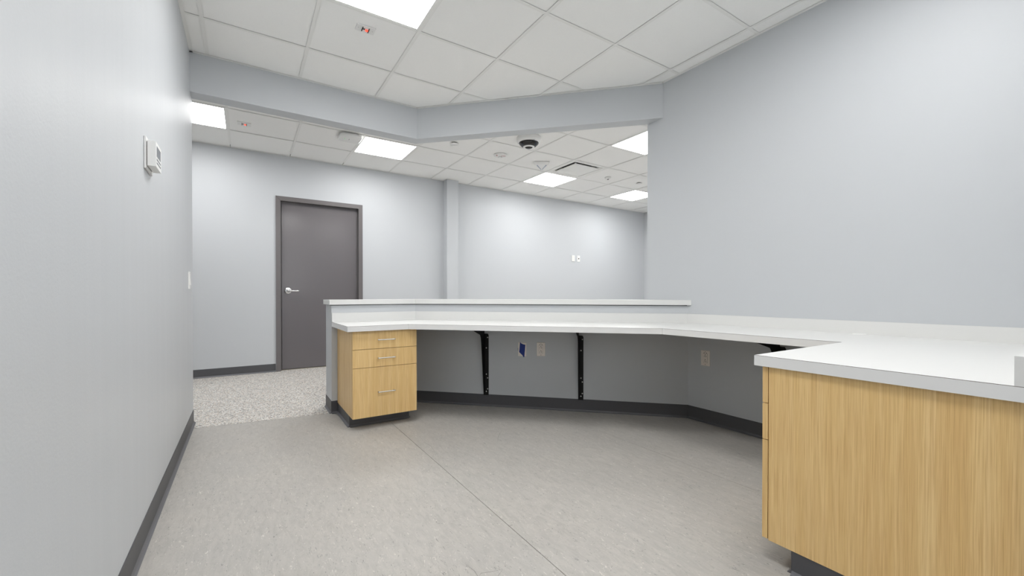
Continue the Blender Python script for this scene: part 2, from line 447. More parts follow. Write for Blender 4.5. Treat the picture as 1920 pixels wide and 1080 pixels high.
# ------------------------------------------------------------------ ceilings
TILE_Z = HC + .0039
def ceiling(name, label, xs, ys, planes, inside, skip, slab):
    b = B(); bm_prism(b, slab, HC + .16, HC + .2)
    c = struct(name, b, 'plenum', label, 'ceiling')
    cache = {}
    def place(nm, cx, cy, rect, z0, z1, mats, web=None):
        """rect is a plan rectangle relative to (cx,cy); whole pieces share one mesh"""
        poly = [(cx + x, cy + y) for x, y in rect]
        pl = planes(cx, cy) if callable(planes) else planes
        cut = clip(poly, pl)
        if len(cut) < 3: return
        ar = abs(sum(p[0] * q[1] - q[0] * p[1] for p, q in zip(cut, cut[1:] + cut[:1]))) / 2
        if ar < 2e-4: return
        full = abs(ar - abs(sum(p[0] * q[1] - q[0] * p[1] for p, q in zip(rect, rect[1:] + rect[:1]))) / 2) < 1e-6
        key = (nm, len(rect), tuple(round(v, 4) for p in rect for v in p))
        if full and key in cache:
            o = bpy.data.objects.new(nm, cache[key]); C.objects.link(o); o.parent = c; o.location = (cx, cy, 0); return
        b = B(); loc = [(x - cx, y - cy) for x, y in cut]
        fs = bm_prism(b, loc, z0, z1)
        if web:
            fs[1].material_index = 1
            wp = clip([(cx + x, cy + y) for x, y in web], pl)
            if len(wp) > 2: bm_prism(b, [(x - cx, y - cy) for x, y in wp], z1 + .0002, z1 + .03, 1)
        o = obj(nm, b, mats, c); o.location = (cx, cy, 0)
        if full: cache[key] = o.data
    F = .0118; W = .0009
    for x in xs:                                                  # main runners
        y0, y1 = ys[0] - .5, ys[-1] + .5; hy = (y1 - y0) / 2
        place('grid_runner', x, (y0 + y1) / 2, [(-F, -hy), (F, -hy), (F, hy), (-F, hy)], HC, HC + .0008, ['trim_white', 'tee_dark'], [(-W, -hy), (W, -hy), (W, hy), (-W, hy)])
    X = [xs[0] - (xs[1] - xs[0])] + list(xs) + [xs[-1] + (xs[1] - xs[0])]
    Y = [ys[0] - (ys[1] - ys[0])] + list(ys) + [ys[-1] + (ys[1] - ys[0])]
    for i in range(len(X) - 1):
        for j, y in enumerate(ys):                                # cross tees
            cx = (X[i] + X[i + 1]) / 2; hx = (X[i + 1] - X[i]) / 2 - F - .0002
            if inside(cx, y): place('grid_cross_tee', cx, y, [(-hx, -F), (hx, -F), (hx, F), (-hx, F)], HC + .0002, HC + .0010, ['trim_white', 'tee_dark'], [(-hx, -W), (hx, -W), (hx, W), (-hx, W)])
        for j in range(len(Y) - 1):
            cx, cy = (X[i] + X[i + 1]) / 2, (Y[j] + Y[j + 1]) / 2
            hx, hy = (X[i + 1] - X[i]) / 2 - .004, (Y[j + 1] - Y[j]) / 2 - .004
            if (i - 1, j - 1) in skip or not inside(cx, cy): continue
            place('ceiling_tile', cx, cy, [(-hx, -hy), (hx, -hy), (hx, hy), (-hx, hy)], TILE_Z, TILE_Z + .014, 'tile')
    return c
T = .6096
FX = [-.2283 + T * k for k in range(6)]; FY = [3.3115 + T * k for k in range(-8, 1)]      # index of Y=3.3115 is 8
NEAR_PLANES = [(0, 1, SOF_Y), (1, 1, SOF_D), (1, 0, XR), (-1, 0, -XL), (0, -1, -YN)]
near_in = lambda x, y: not (x > WX + .3 and y < WY - .3)
near_lamps = [(1, 6), (3, 3), (1, 3)]
ceiling('ceiling', 'white suspended tile ceiling of the near room', FX, FY, NEAR_PLANES, near_in, set(near_lamps),
        [(XL - .1, YN - .1), (XR + .1, YN - .1), (XR + .1, SOF_D - XR + .1), (SOF_D - SOF_Y, SOF_Y + .1), (XL - .1, SOF_Y + .1)])
PX, PY = .631, .62
BX = [3.643 + PX * k for k in range(-9, 6)]; BY = [4.165 + PY * k for k in range(-4, 3)]   # index 9 is X=3.643, index 4 is Y=4.165
def far_in(x, y):
    if y > SOF_Y - .1 and x < 1.6: return y > SOF_Y + .1
    return x + y > SOF_D + .1 and (x > XR - .2 or y > 2.4)
far_lamps = [(8 - 6, 5), (11 - 6, 5), (15 - 6, 5), (18 - 6, 5), (15 - 6, 2), (18 - 6, 2)]
far_vent = (9, 4)
def FAR_PLANES(cx, cy):
    side = (0, -1, -(SOF_Y + .066)) if cx < 1.44 else (-1, -1, -(SOF_D + .06))
    return [(0, 1, YB), (1, 0, XFR), (-1, 0, -XFL), (0, -1, -YFF), side]
ceiling('ceiling_far', 'white suspended tile ceiling of the far room', BX, BY, FAR_PLANES, far_in, set(far_lamps) | {far_vent},
        [(XFL - .1, SOF_Y + .06), (1.42, SOF_Y + .06), (XR, SOF_D - XR + .1), (XR, YFF - .1), (XFR + .1, YFF - .1), (XFR + .1, YB + .1), (XFL - .1, YB + .1)])

# wall angle where ceilings meet walls
def angle_run(bm, p, q, n):
    p, q = Vector((*p, 0)), Vector((*q, 0)); n = Vector((*n, 0)).normalized(); d = q - p; L = d.length; d.normalize()
    m = Matrix((n, Vector((0, 0, 1)), d)).transposed().to_4x4(); m.translation = p
    bm_profile(bm, [(0, HC - .0006), (.021, HC - .0006), (.021, HC + .0004), (.001, HC + .0004), (.001, HC + .022), (0, HC + .022)], (0, L), m)
RUNS = [('along the left wall', [((XL, YN), (XL, SOF_Y), (1, 0))]), ('along the bent header of the near room', [((XL, SOF_Y), (SOF_D - SOF_Y, SOF_Y), (0, -1)), ((SOF_D - SOF_Y, SOF_Y), (XR, SOF_D - XR), (-1, -1))]),
        ('along the right wall', [((XR, SOF_D - XR), (XR, WY), (-1, 0))]), ('along the back wall', [((XFL, YB), (2.60, YB), (0, -1)), ((2.60, YB - .135), (2.79, YB - .135), (0, -1)), ((2.79, YB), (XFR, YB), (0, -1))]),
        ('along the far side of the header', [((XL, SOF_Y + .132), (1.42, SOF_Y + .132), (0, 1))])]
for i, (lab, rr) in enumerate(RUNS):
    b = B()
    for r in rr: angle_run(b, *r)
    struct('trim_%d' % (i + 1), b, 'trim_white', 'thin white ceiling edge angle ' + lab, 'trim')

# ------------------------------------------------------------------ ceiling lights
def light(cx, cy, px, py, label, lamp='lamp'):
    t = thing('ceiling_light', label, 'ceiling light', Matrix.Translation((cx, cy, HC)), 'flat square lights in the ceilings')
    hx, hy = px / 2 - .005, py / 2 - .005; ix, iy = px / 2 - .024, py / 2 - .024
    b = B()
    for a, c in (((-hx, -hy), (hx, -iy)), ((-hx, iy), (hx, hy)), ((-hx, -iy), (-ix, iy)), ((ix, -iy), (hx, iy))):
        bm_box(b, (a[0], a[1], .0012), (c[0], c[1], .03))
    obj('frame', b, 'trim_white', t)
    b = B(); bm_box(b, (-ix, -iy, .004), (ix, iy, .006)); obj('diffuser', b, lamp, t)
    return t
NL = ['large lit square light at the top edge, nearest in the near room', 'lit square light above the peninsula, out of view at right', 'lit square light above the camera, out of view']
for (i, j), lab in zip(near_lamps, NL):
    light(FX[i] + T / 2, FY[j] + T / 2, T, T, lab, 'lamp' if j == 6 else 'lamp_dim')
FL = ['lit square light cut off by the left wall edge, in the far room', 'lit square light beside the white access point, left of the header bend', 'lit square light beside the square air vent',
      'small lit square light lowest and farthest right, in the last visible corner', 'lit square light half hidden by the upper end of the right wall', 'lit square light of the far room out of view on the right']
for (i, j), lab in zip(far_lamps, FL):
    light(BX[i] + PX / 2, BY[j] + PY / 2, PX, PY, lab, 'lamp_far')

# ------------------------------------------------------------------ air vent (plaque diffuser)
def vent():
    cx, cy = BX[9] + PX / 2, BY[4] + PY / 2
    t = thing('air_vent', 'square white air vent with dark slot round its face, in the far ceiling', 'air vent', Matrix.Translation((cx, cy, HC)))
    hx, hy = PX / 2 - .005, PY / 2 - .005
    b = B()
    rings = [(hx, hy, .001), (.262, .262, .001), (.235, .235, .02), (.225, .225, .075)]
    rv = [[b.verts.new((sx * x, sy * y, z)) for sx, sy in ((-1, -1), (1, -1), (1, 1), (-1, 1))] for x, y, z in rings]
    for p, q in zip(rv, rv[1:]):
        for i in range(4): b.faces.new((p[i], p[(i + 1) % 4], q[(i + 1) % 4], q[i]))
    obj('rim', b, 'trim_white', t, fix=False)
    b = B(); bm_box(b, (-.225, -.225, .075), (.225, .225, .08)); obj('backing', b, 'tee_dark', t)
    b = B(); bm_box(b, (-.212, -.212, -.004), (.212, .212, .006)); bevel(b, .002); obj('face_plate', b, 'trim_white', t)
    for sx, sy in ((-1, -1), (1, -1), (1, 1), (-1, 1)):
        b = B(); bm_box(b, (sx * .19 - .01, sy * .19 - .01, .006), (sx * .19 + .01, sy * .19 + .01, .075)); obj('hanger', b, 'steel', t)
vent()

# ------------------------------------------------------------------ small things on the ceilings
def ceil_at(x, y, z=HC): p = unproj(x, y, z); return p.x, p.y
I4 = Matrix()
def dome_camera():
    x, y = ceil_at(991.5, 258.5)
    t = thing('dome_camera', 'round white dome security camera with dark lens band under the far ceiling', 'security camera', Matrix.Translation((x, y, HC)))
    b = B(); bm_lathe(b, [(0, 0), (.132, 0), (.136, -.006), (.136, -.036), (.128, -.052), (.116, -.060), (0, -.060)], I4, 48); obj('housing', b, 'white_plastic', t)
    b = B(); bm_lathe(b, [(.112, -.058), (.110, -.068), (.086, -.092), (.060, -.104), (.056, -.100)], I4, 48); obj('lens_band', b, 'lens_black', t)
    rt = Vector((math.cos(TH), -math.sin(TH), 0)); fw = Vector((math.sin(TH), math.cos(TH), 0))
    for k, sg in enumerate((-1, 1)):
        a = -fw * .055 + rt * sg * .066
        d = Vector((a.x, a.y, -.05)).normalized()
        m = d.to_track_quat('Z', 'Y').to_matrix().to_4x4(); m.translation = Vector((a.x, a.y, -.074)) + d * .004
        b = B(); bm_lathe(b, [(0, .008), (.010, .007), (.018, .003), (.020, -.004), (0, -.004)], m, 20); obj('lens', b, 'lens_blue', t)
    b = B(); bm_lathe(b, [(.064, -.096), (.064, -.106), (.058, -.110), (.044, -.112), (.042, -.108), (.042, -.104)], I4, 40); obj('lens_ring', b, 'white_plastic', t)
    b = B(); bm_lathe(b, [(.043, -.106), (.036, -.116), (.020, -.122), (0, -.124)], I4, 32); obj('main_lens', b, 'lens_black', t)
    for a in (.4, 2.5, 4.6):
        m = Matrix.Rotation(a, 4, 'Z'); b = B(); bm_lathe(b, [(0, -.0605), (.004, -.0605), (.004, -.058)], m @ Matrix.Translation((.12, 0, 0)), 10); obj('screw', b, 'grey_dark', t)
dome_camera()

FONT = None
def text_mesh(s, size, mtx, m, parent, name):
    cu = bpy.data.curves.new(name, 'FONT'); cu.body = s; cu.size = size; cu.align_x = 'CENTER'; cu.align_y = 'CENTER'; cu.extrude = .0002
    tmp = bpy.data.objects.new('tmp', cu); C.objects.link(tmp)
    dg = bpy.context.evaluated_depsgraph_get(); me = bpy.data.meshes.new_from_object(tmp.evaluated_get(dg))
    bpy.data.objects.remove(tmp); bpy.data.curves.remove(cu)
    me.transform(mtx); me.materials.clear(); me.materials.append(M[m])
    o = bpy.data.objects.new(name, me); C.objects.link(o); o.parent = parent; return o

def ceil_frame(ang=0):
    """local x, y in the ceiling plane read from below, z pointing down"""
    return Matrix.Rotation(ang, 4, 'Z') @ Matrix.Rotation(math.pi, 4, 'X')

def smoke_detector():
    x, y = ceil_at(938, 290.5)
    t = thing('smoke_detector', 'white round smoke detector with red FIRE lettering', 'smoke detector', Matrix.Translation((x, y, HC)))
    b = B(); bm_lathe(b, [(0, 0), (.082, 0), (.084, -.006), (.080, -.014), (.066, -.020), (.030, -.024), (0, -.024)], I4, 40); obj('housing', b, 'white_plastic', t)
    b = B(); bm_lathe(b, [(.018, -.022), (.026, -.030), (.024, -.034), (.012, -.038), (0, -.038)], I4 , 24); obj('sensor_cap', b, 'white_plastic', t)
    b = B(); bm_lathe(b, [(.021, -.0262), (.0262, -.0305), (.0235, -.0335), (.020, -.0345)], I4, 24); obj('sensor_grille', b, 'grey_dark', t)
    # lettering near the rim, on the side away from the far wall
    rt = Vector((math.cos(TH), -math.sin(TH), 0))
    m = Matrix.Translation((.016, -.046, -.0262)) @ ceil_frame(-TH) @ Matrix.Rotation(-.12, 4, 'X')
    text_mesh('FIRE', .030, m, 'red_ink', t, 'lettering')
    m = Matrix.Translation((-.062, -.018, -.0235)) @ ceil_frame(-TH + 1.25) @ Matrix.Rotation(-.2, 4, 'X')
    text_mesh('FIRE', .022, m, 'red_ink', t, 'lettering')
smoke_detector()

def tri_sensor():
    pts = [Vector((*ceil_at(x, y), 0)) for x, y in ((1000.5, 302.8), (1030.5, 302.8), (1015.3, 317.5))]
    c = sum(pts, Vector()) / 3
    t = thing('motion_sensor', 'white triangular motion sensor on the far ceiling near the air vent', 'sensor', Matrix.Translation((c.x, c.y, HC)))
    def tri(bm, s, z0, z1, s1):
        loc = [p - c for p in pts]
        def rnd(s):
            out = []
            for i in range(3):
                p = loc[i] * s; a = (loc[i - 1] * s - p).normalized(); d = (loc[(i + 1) % 3] * s - p).normalized()
                for k in range(5):
                    u = k / 4; r = .022
                    out.append(p + a * r * (1 - u) ** 2 + d * r * u ** 2)
            return out
        A = [bm.verts.new((v.x, v.y, z0)) for v in rnd(s)]; Bv = [bm.verts.new((v.x, v.y, z1)) for v in rnd(s1)]
        bm.faces.new(A); bm.faces.new(Bv[::-1]); n = len(A)
        for i in range(n): bm.faces.new((A[i], A[(i + 1) % n], Bv[(i + 1) % n], Bv[i]))
    b = B(); tri(b, 1.05, 0, -.012, 1.05); obj('base', b, 'white_plastic', t)
    b = B(); tri(b, 1.0, -.012, -.034, .84); obj('cover', b, 'white_plastic', t)
    for i, k in ((0, 2), (1, 2)):
        p, q = pts[i] - c, pts[k] - c
        a0, a1 = p * .62 + q * .02, p * .05 + q * .62
        inn = -(p + q) * .16
        b = B()
        vs = [(a0 + inn * -.25), (a1 + inn * -.25), (a1 + inn * .25), (a0 + inn * .6)]
        lo = [b.verts.new((v.x, v.y, -.033)) for v in vs]; hi = [b.verts.new((v.x * .97, v.y * .97, -.0365)) for v in vs]
        b.faces.new(lo); b.faces.new(hi[::-1])
        for m in range(4): b.faces.new((lo[m], lo[(m + 1) % 4], hi[(m + 1) % 4], hi[m]))
        obj('sensor_window', b, 'sensor_blue', t)
tri_sensor()

def access_point():
    t = thing('wireless_access_point', 'white rounded wireless access point with green light under the far ceiling', 'access point', Matrix.Translation((.985, 4.865, HC)))
    def rrect(h, r, n=6):
        return [(sx * (h - r) + r * math.cos(a0 + math.pi / 2 * k / n), sy * (h - r) + r * math.sin(a0 + math.pi / 2 * k / n)) for sx, sy, a0 in ((1, 1, 0), (-1, 1, math.pi / 2), (-1, -1, math.pi), (1, -1, 1.5 * math.pi)) for k in range(n + 1)]
    b = B(); st = [(.085, .02, 0), (.085, .02, -.012), (.112, .060, -.014), (.120, .066, -.026), (.117, .064, -.038), (.104, .056, -.044)]
    rv = [[b.verts.new((x, y, z)) for x, y in rrect(h, r)] for h, r, z in st]; n = len(rv[0])
    for p, q in zip(rv, rv[1:]):
        for i in range(n):
            f = b.faces.new((p[i], p[(i + 1) % n], q[(i + 1) % n], q[i])); f.smooth = True
    b.faces.new(rv[0]); b.faces.new(rv[-1])
    obj('housing', b, 'white_plastic', t)
    b = B(); bm_lathe(b, [(0, -.0455), (.005, -.0452), (.006, -.043)], Matrix.Translation((-.055, .0, 0)), 14); obj('status_light', b, 'green_led', t)
    b = B(); bm_box(b, (-.012, -.012, -.0446), (-.007, .014, -.043)); obj('emblem', b, 'grey_dark', t)
access_point()

def disc(px, py, r, name, label, cat, dot=False, group=None):
    x, y = ceil_at(px, py)
    t = thing(name, label, cat, Matrix.Translation((x, y, HC)), group)
    if not dot:
        b = B(); bm_lathe(b, [(0, -.0085), (.034, -.0085), (.034, .0), (0, .0)], I4, 24); obj('collar', b, 'grey_dark', t)
        b = B(); bm_lathe(b, [(0, -.014), (r - .004, -.014), (r, -.012), (r, -.009), (0, -.009)], I4, 32); obj('cover_plate', b, 'white_plastic', t)
    else:
        b = B(); bm_lathe(b, [(0, 0), (r, 0), (r, -.014), (r * .8, -.024), (r * .45, -.028), (0, -.028)], I4, 32); obj('housing', b, 'white_plastic', t)
        b = B(); bm_lathe(b, [(0, -.034), (.012, -.033), (.015, -.027), (0, -.027)], I4, 16); obj('lens', b, 'grey_dark', t)
disc(852, 268.3, .047, 'sprinkler_cover', 'white round sprinkler cover just under the header, left of the smoke detector', 'sprinkler', group='concealed sprinkler covers')
disc(1198, 343.3, .047, 'sprinkler_cover', 'white round sprinkler cover beside the right wall end, above the last light', 'sprinkler', group='concealed sprinkler covers')
disc(1140, 332.6, .045, 'ceiling_sensor', 'small white round sensor with dark centre, right of the air vent', 'sensor', dot=True)

def ceiling_plate(px, py, w, h, label, rot=0):
    x, y = ceil_at(px, py)
    t = thing('indicator_plate', label, 'indicator', Matrix.Translation((x, y, HC)), 'ceiling plates with a red light')
    z0 = .0034
    b = B(); bm_box(b, (-w / 2, -h / 2, -.0035), (w / 2, h / 2, z0)); bevel(b, .0015); obj('plate', b, 'white_plastic', t)
    for sx in (-1, 1):
        b = B(); bm_box(b, (sx * w * .17 - .0025, -h * .30, -.008), (sx * w * .17 + .0025, h * .32, -.0034)); obj('bracket_tab', b, 'dark', t)
    b = B(); bm_lathe(b, [(0, -.012), (.007, -.011), (.0095, -.007), (.0095, -.003), (0, -.003)], Matrix.Translation((w * .065, h * .06, 0)), 18); obj('red_light', b, 'red_led', t)
    b = B(); bm_lathe(b, [(0, -.007), (.006, -.007), (.007, -.003), (0, -.003)], Matrix.Translation((-w * .08, -h * .02, 0)), 14); obj('key_switch', b, 'grey_dark', t)
    for sx in (-1, 1):
        b = B(); bm_lathe(b, [(0, -.0045), (.003, -.0043), (.003, -.003)], Matrix.Translation((sx * w * .38, 0, 0)), 10); obj('screw', b, 'steel', t)
ceiling_plate(685.3, 54.5, .118, .074, 'white ceiling plate with red light near the large nearest light')
ceiling_plate(458, 232.5, .118, .092, 'white ceiling plate with red light in the far room at left')

# ------------------------------------------------------------------ door
def door():
    d = thing('door_1', 'dark grey painted flush door in the far wall', 'door', Matrix.Translation((0, YB, 0)), kind='structure')
    x0, x1, zt = .326, 1.382, 2.222; i0, i1, zi = .379, 1.329, 2.166
    f0, f1 = -.014, .11
    def jamb(poly, prof): pass
    b = B(); bm_prism(b, [(x0, f0), (i0, f0), (i0, .058), (i0 + .014, .058), (i0 + .014, f1), (i0 - .006, f1), (i0 - .006, -.0005), (x0, -.0005)], 0, zi)
    obj('frame_jamb', b, 'frame_paint', d)
    b = B(); bm_prism(b, [(x1, f0), (i1, f0), (i1, .058), (i1 - .014, .058), (i1 - .014, f1), (i1 + .006, f1), (i1 + .006, -.0005), (x1, -.0005)], 0, zi)
    obj('frame_jamb', b, 'frame_paint', d)
    b = B(); bm_box(b, (x0, f0, zi), (x1, -.0005, zt)); bm_box(b, (i0 - .006, -.0005, zi), (i1 + .006, f1, zi + .006)); bm_box(b, (i0 + .014, .058, zi - .014), (i1 - .014, f1, zi))
    obj('frame_head', b, 'frame_paint', d)
    for sx, x in ((1, x0), (-1, x1)):      # mitre joints of the frame
        b = B(); 
        a = Vector((x, f0 - .0003, zt)); c = Vector((x + sx * .053, f0 - .0003, zi)); u = Vector((.0008, 0, .0008))
        b.faces.new([b.verts.new(v) for v in (a - u, c - u, c + u, a + u)]); obj('mitre_joint', b, 'dark', d)
    b = B(); bm_box(b, (i0 + .0165, .048, .014), (i1 - .0165, .092, zi - .0165)); bevel(b, .0015, 1); leaf = obj('door_leaf', b, 'door_paint', d)
    # lever handle
    m = Matrix.Translation((.464, .048, 1.025)) @ Matrix.Rotation(math.pi / 2, 4, 'X')
    h = None
    b = B(); bm_lathe(b, [(0, 0), (.041, 0), (.042, .004), (.040, .009), (.030, .013), (.016, .014)], m, 36); h = obj('handle', b, 'chrome', d); h['label'] = 'satin chrome lever handle'
    b = B(); bm_lathe(b, [(.013, .012), (.013, .048), (.009, .055), (0, .056)], m, 20)
    bm_tube(b, [(.464, .003, 1.025), (.485, -.003, 1.024), (.520, -.005, 1.023), (.560, -.004, 1.023), (.590, -.002, 1.023)], .0105, 12)
    obj('lever', b, 'chrome', h)
    for a in (.9, 2.6, 4.4):
        b = B(); bm_lathe(b, [(0, .0125), (.004, .0122), (.004, .010)], m @ Matrix.Translation((.031 * math.cos(a), .031 * math.sin(a), 0)), 10); obj('screw', b, 'grey_dark', h)
    b = B(); bm_box(b, (i0 + .0005, .05, .0008), (i1 - .0005, .12, .008)); obj('threshold', b, 'sill', d)
door()

# ------------------------------------------------------------------ counter ledge on the low wall
def ledge():
    t = thing('counter_ledge', 'long white counter ledge on top of the low wall', 'counter')
    ov = .02
    y0, d0 = HW_Y - ov, HW_D - ov * math.sqrt(2); y1, d1 = HWB + .03, hd2 + .03 * math.sqrt(2); xe = HW_X - .017
    b = B(); bm_prism(b, [(xe, y0), (d0 - y0, y0), (d0 - y0 + (y1 - y0) * .4142, y1), (xe, y1)], .8905, .930); bevel(b, .0022, 2); obj('ledge_slab', b, 'laminate', t)
    g = .0004
    b = B(); bm_prism(b, [(d0 - y0 + g, y0 - g), (XR - .001, d0 - XR), (XR - .001, d0 - XR + .005), (XR - .001, min(d1 - XR, 2.41)), (XR + .04, 2.414), (XR + .16, 2.43), (XR + .16, d1 - XR - .16), (d1 - y1 + g, y1)], .8905, .930); bevel(b, .0022, 2); obj('ledge_slab', b, 'laminate', t)
    o = .008
    b = B(); ya, da = HW_Y + .006, HW_D + .006 * math.sqrt(2)
    bm_prism(b, [(HW_X + .006, ya), (da - ya, ya), (XR - .002, da - XR), (XR - .002, da - XR + .1), (da - ya + .05, ya + .1), (HW_X + .006, ya + .1)], HW_TOP + .0008, .8903); obj('shadow_strip', b, 'dark', t)  # dark strip stands in for the shadow line under the ledge
ledge()

# ------------------------------------------------------------------ worktop
WT, WB_ = .750, .712
P_A = (.598, 3.055); P_B = (1.036, 3.060); P_C = (2.312, 1.770); P_D = (2.352, .806); P_E = (1.583, .810); P_F = (1.574, WY + .001)
def worktop():
    hy, hd, xr, wy = HW_Y - .001, HW_D - .0015, XR - .001, WY + .001      # a hair clear of the walls
    t = thing('worktop', 'white laminate desk worktop running round the corner to the peninsula', 'worktop')
    outline = [P_A, P_B, P_C, P_D, P_E, P_F, (xr, wy), (xr, hd - xr), (hd - hy, hy), (P_A[0] - .004, hy)]
    e = .0016
    front = [outline[-1], P_A, P_B, P_C, P_D, P_E, P_F]
    # slab, with the front pulled back by the edge band
    def inset(pts, d):
        out = []
        for i in range(len(pts)):
            p = Vector(pts[i])
            ns = []
            if i > 0: q = (p - Vector(pts[i - 1])).normalized(); ns.append(Vector((-q.y, q.x)))
            if i < len(pts) - 1: q = (Vector(pts[i + 1]) - p).normalized(); ns.append(Vector((-q.y, q.x)))
            if len(ns) == 1: n = ns[0]
            else: n = (ns[0] + ns[1]); n = n / (n.length_squared / 2)
            out.append(tuple(p + n * d))
        return out
    ins = inset(front, e)
    b = B(); bm_prism(b, ins + [(xr, wy), (xr, hd - xr), (hd - hy, hy)], WB_ + .0005, WT)
    for f in b.faces: f.material_index = 0 if f.normal.z > .5 else 1
    bmesh.ops.recalc_face_normals(b, faces=b.faces[:])
    for f in b.faces: f.material_index = 0 if f.normal.z > .5 else 1
    obj('top_slab', b, ['laminate', 'core'], t)
    for i in range(len(front) - 1):
        p, q = Vector(front[i]), Vector(front[i + 1]); u = (q - p).normalized() * .0005
        pi, qi = Vector(ins[i]), Vector(ins[i + 1])
        b = B(); bm_prism(b, [tuple(p + u), tuple(q - u), tuple(qi - u), tuple(pi + u)], WB_, WT - .0016); obj('edge_band', b, 'laminate_edge', t)
    # backsplashes
    st, sh = .019, .823
    g = .0004; dy, dd = hy - st, hd - st * math.sqrt(2)
    polys = [[(P_A[0] - .004, hy), (P_A[0] - .004, dy), (dd - dy - g, dy), (hd - hy - g, hy)],
             [(hd - hy + g, hy - g), (dd - dy + g, dy - g), (xr - st - g, dd - xr + st + g), (xr - g, hd - xr + g)],
             [(xr, hd - xr - g), (xr - st, dd - xr + st - g), (xr - st, wy + st + g), (xr, wy + st + g)],
             [(P_F[0] + .001, wy), (P_F[0] + .001, wy + .025), (xr, wy + .025), (xr, wy)]]
    for i, pl in enumerate(polys):
        if i == 2: pl = [(xr, hd - xr - g), (xr - st, dd - xr + st - g), (xr - st, wy + .026), (xr, wy + .026)]
        b = B(); bm_prism(b, pl, WT, sh); bevel(b, .0012, 1); obj('backsplash', b, 'laminate', t)
    for px, py in ((1001, 602.6), (1611, 626.6)):
        p = unproj(px, py, WT)
        b = B(); bm_lathe(b, [(0, .0025), (.028, .0025), (.031, .001), (.031, 0)], Matrix.Translation((p.x, p.y, WT)), 28); obj('cable_grommet', b, 'white_plastic', t)
worktop()

# ------------------------------------------------------------------ drawer cabinets
DZS = [(.0865, .4445), (.4475, .5775), (.5805, .7095)]
def pull(parent, p, along, out, length=.118):
    """bar pull on two posts; p is its centre on the front"""
    a, o = Vector(along), Vector(out); p = Vector(p); h = length / 2
    pts = []
    b = B()
    bm_tube(b, [p - a * (h + .004) + o * .028, p - a * h + o * .028, p + a * h + o * .028, p + a * (h + .004) + o * .028], .0042, 10)
    q = obj('pull', b, 'steel', parent); q['label'] = 'brushed steel bar pull'
    b = B()
    for s in (-1, 1): bm_tube(b, [p + a * s * (h - .004), p + a * s * (h - .004) + o * .027], .0040, 8)
    bmesh.ops.recalc_face_normals(b, faces=b.faces[:])
    for v in b.verts: pass
    me = bpy.data.meshes.new('pull_post'); b.to_mesh(me); b.free()
    # the posts belong to the bar: join them in
    b = B(); b.from_mesh(q.data); b.from_mesh(me); b.to_mesh(q.data); b.free(); bpy.data.meshes.remove(me)

def cabinet_left():
    x0, x1, yf, yb = .637, 1.107, 3.083, HW_Y - .002
    t = thing('drawer_cabinet', 'light oak three drawer cabinet at the left end of the worktop', 'cabinet', Matrix.Translation((x0, yf, 0)))
    W, D = x1 - x0, yb - yf
    b = B(); s = .018
    bm_box(b, (0, .0215, .085), (s, D, .7115)); bm_box(b, (W - s, .0215, .085), (W, D, .7115)); bm_box(b, (s, .0215, .085), (W - s, D, .103)); bm_box(b, (s, .0215, .70), (W - s, D, .7115)); bm_box(b, (s, D - .012, .103), (W - s, D, .70))
    obj('carcass', b, 'wood_a', t)
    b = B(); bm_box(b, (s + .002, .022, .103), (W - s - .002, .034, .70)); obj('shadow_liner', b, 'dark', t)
    for z0, z1 in DZS[::-1]:
        b = B(); bm_box(b, (.0005, 0, z0), (W - .0005, .019, z1)); bevel(b, .0009, 1)
        dr = obj('drawer', b, 'wood_b', t)
        pull(dr, (W / 2, 0, (z0 + min(z1, .712)) / 2), (1, 0, 0), (0, -1, 0))
    b = B()
    tk = [(.006, .125), (W - .022, .125), (W - .022, D), (.006, D)]
    bm_prism(b, tk, 0.0005, .085); obj('toe_kick', b, 'rubber', t)
    b = B(); M4 = None
    base_run(b, (.006, D), (.006, .125), (-1, 0), .084); base_run(b, (.006, .125), (W - .022, .125), (0, -1), .084); base_run(b, (W - .022, .125), (W - .022, D), (1, 0), .084)
    obj('toe_base', b, ['rubber', 'rubber_toe'], t)
cabinet_left()

def cabinet_right():
    # front faces +Y, its big side panel faces the camera
    xs, yf, yb = 1.592, .784, WY + .002
    t = thing('drawer_cabinet', 'light oak cabinet under the peninsula, its broad grained side facing out', 'cabinet', Matrix.Translation((xs, yf, 0)))
    W, D = .76, yf - yb; s = .018
    b = B(); bm_box(b, (0, -D, .0835), (s, -.0215, .7115)); obj('side_panel', b, 'wood_a', t)
    b = B()
    bm_box(b, (W - s, -D, .085), (W, -.0215, .7115)); bm_box(b, (s, -D, .085), (W - s, -.0215, .103)); bm_box(b, (s, -D, .70), (W - s, -.0215, .7115)); bm_box(b, (s, -D, .103), (W - s, -D + .012, .70))
    obj('carcass', b, 'wood_a', t)
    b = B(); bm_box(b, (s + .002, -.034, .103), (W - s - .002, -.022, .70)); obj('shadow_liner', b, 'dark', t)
    for z0, z1 in DZS[::-1]:
        b = B(); bm_box(b, (.0005, -.0185, z0), (W - .0005, 0, z1)); bevel(b, .0009, 1)
        dr = obj('drawer', b, 'wood_b', t)
        pull(dr, (W / 2, 0, (z0 + z1) / 2), (1, 0, 0), (0, 1, 0))
    b = B(); bm_box(b, (.006, -D, .0005), (W - .006, -.098, .0833)); obj('toe_kick', b, 'rubber', t)
    b = B(); base_run(b, (.006, -.098), (.006, -D), (-1, 0), .0825); base_run(b, (W - .006, -.098), (.006, -.098), (0, 1), .0825)
    obj('toe_base', b, ['rubber', 'rubber_toe'], t)
cabinet_right()

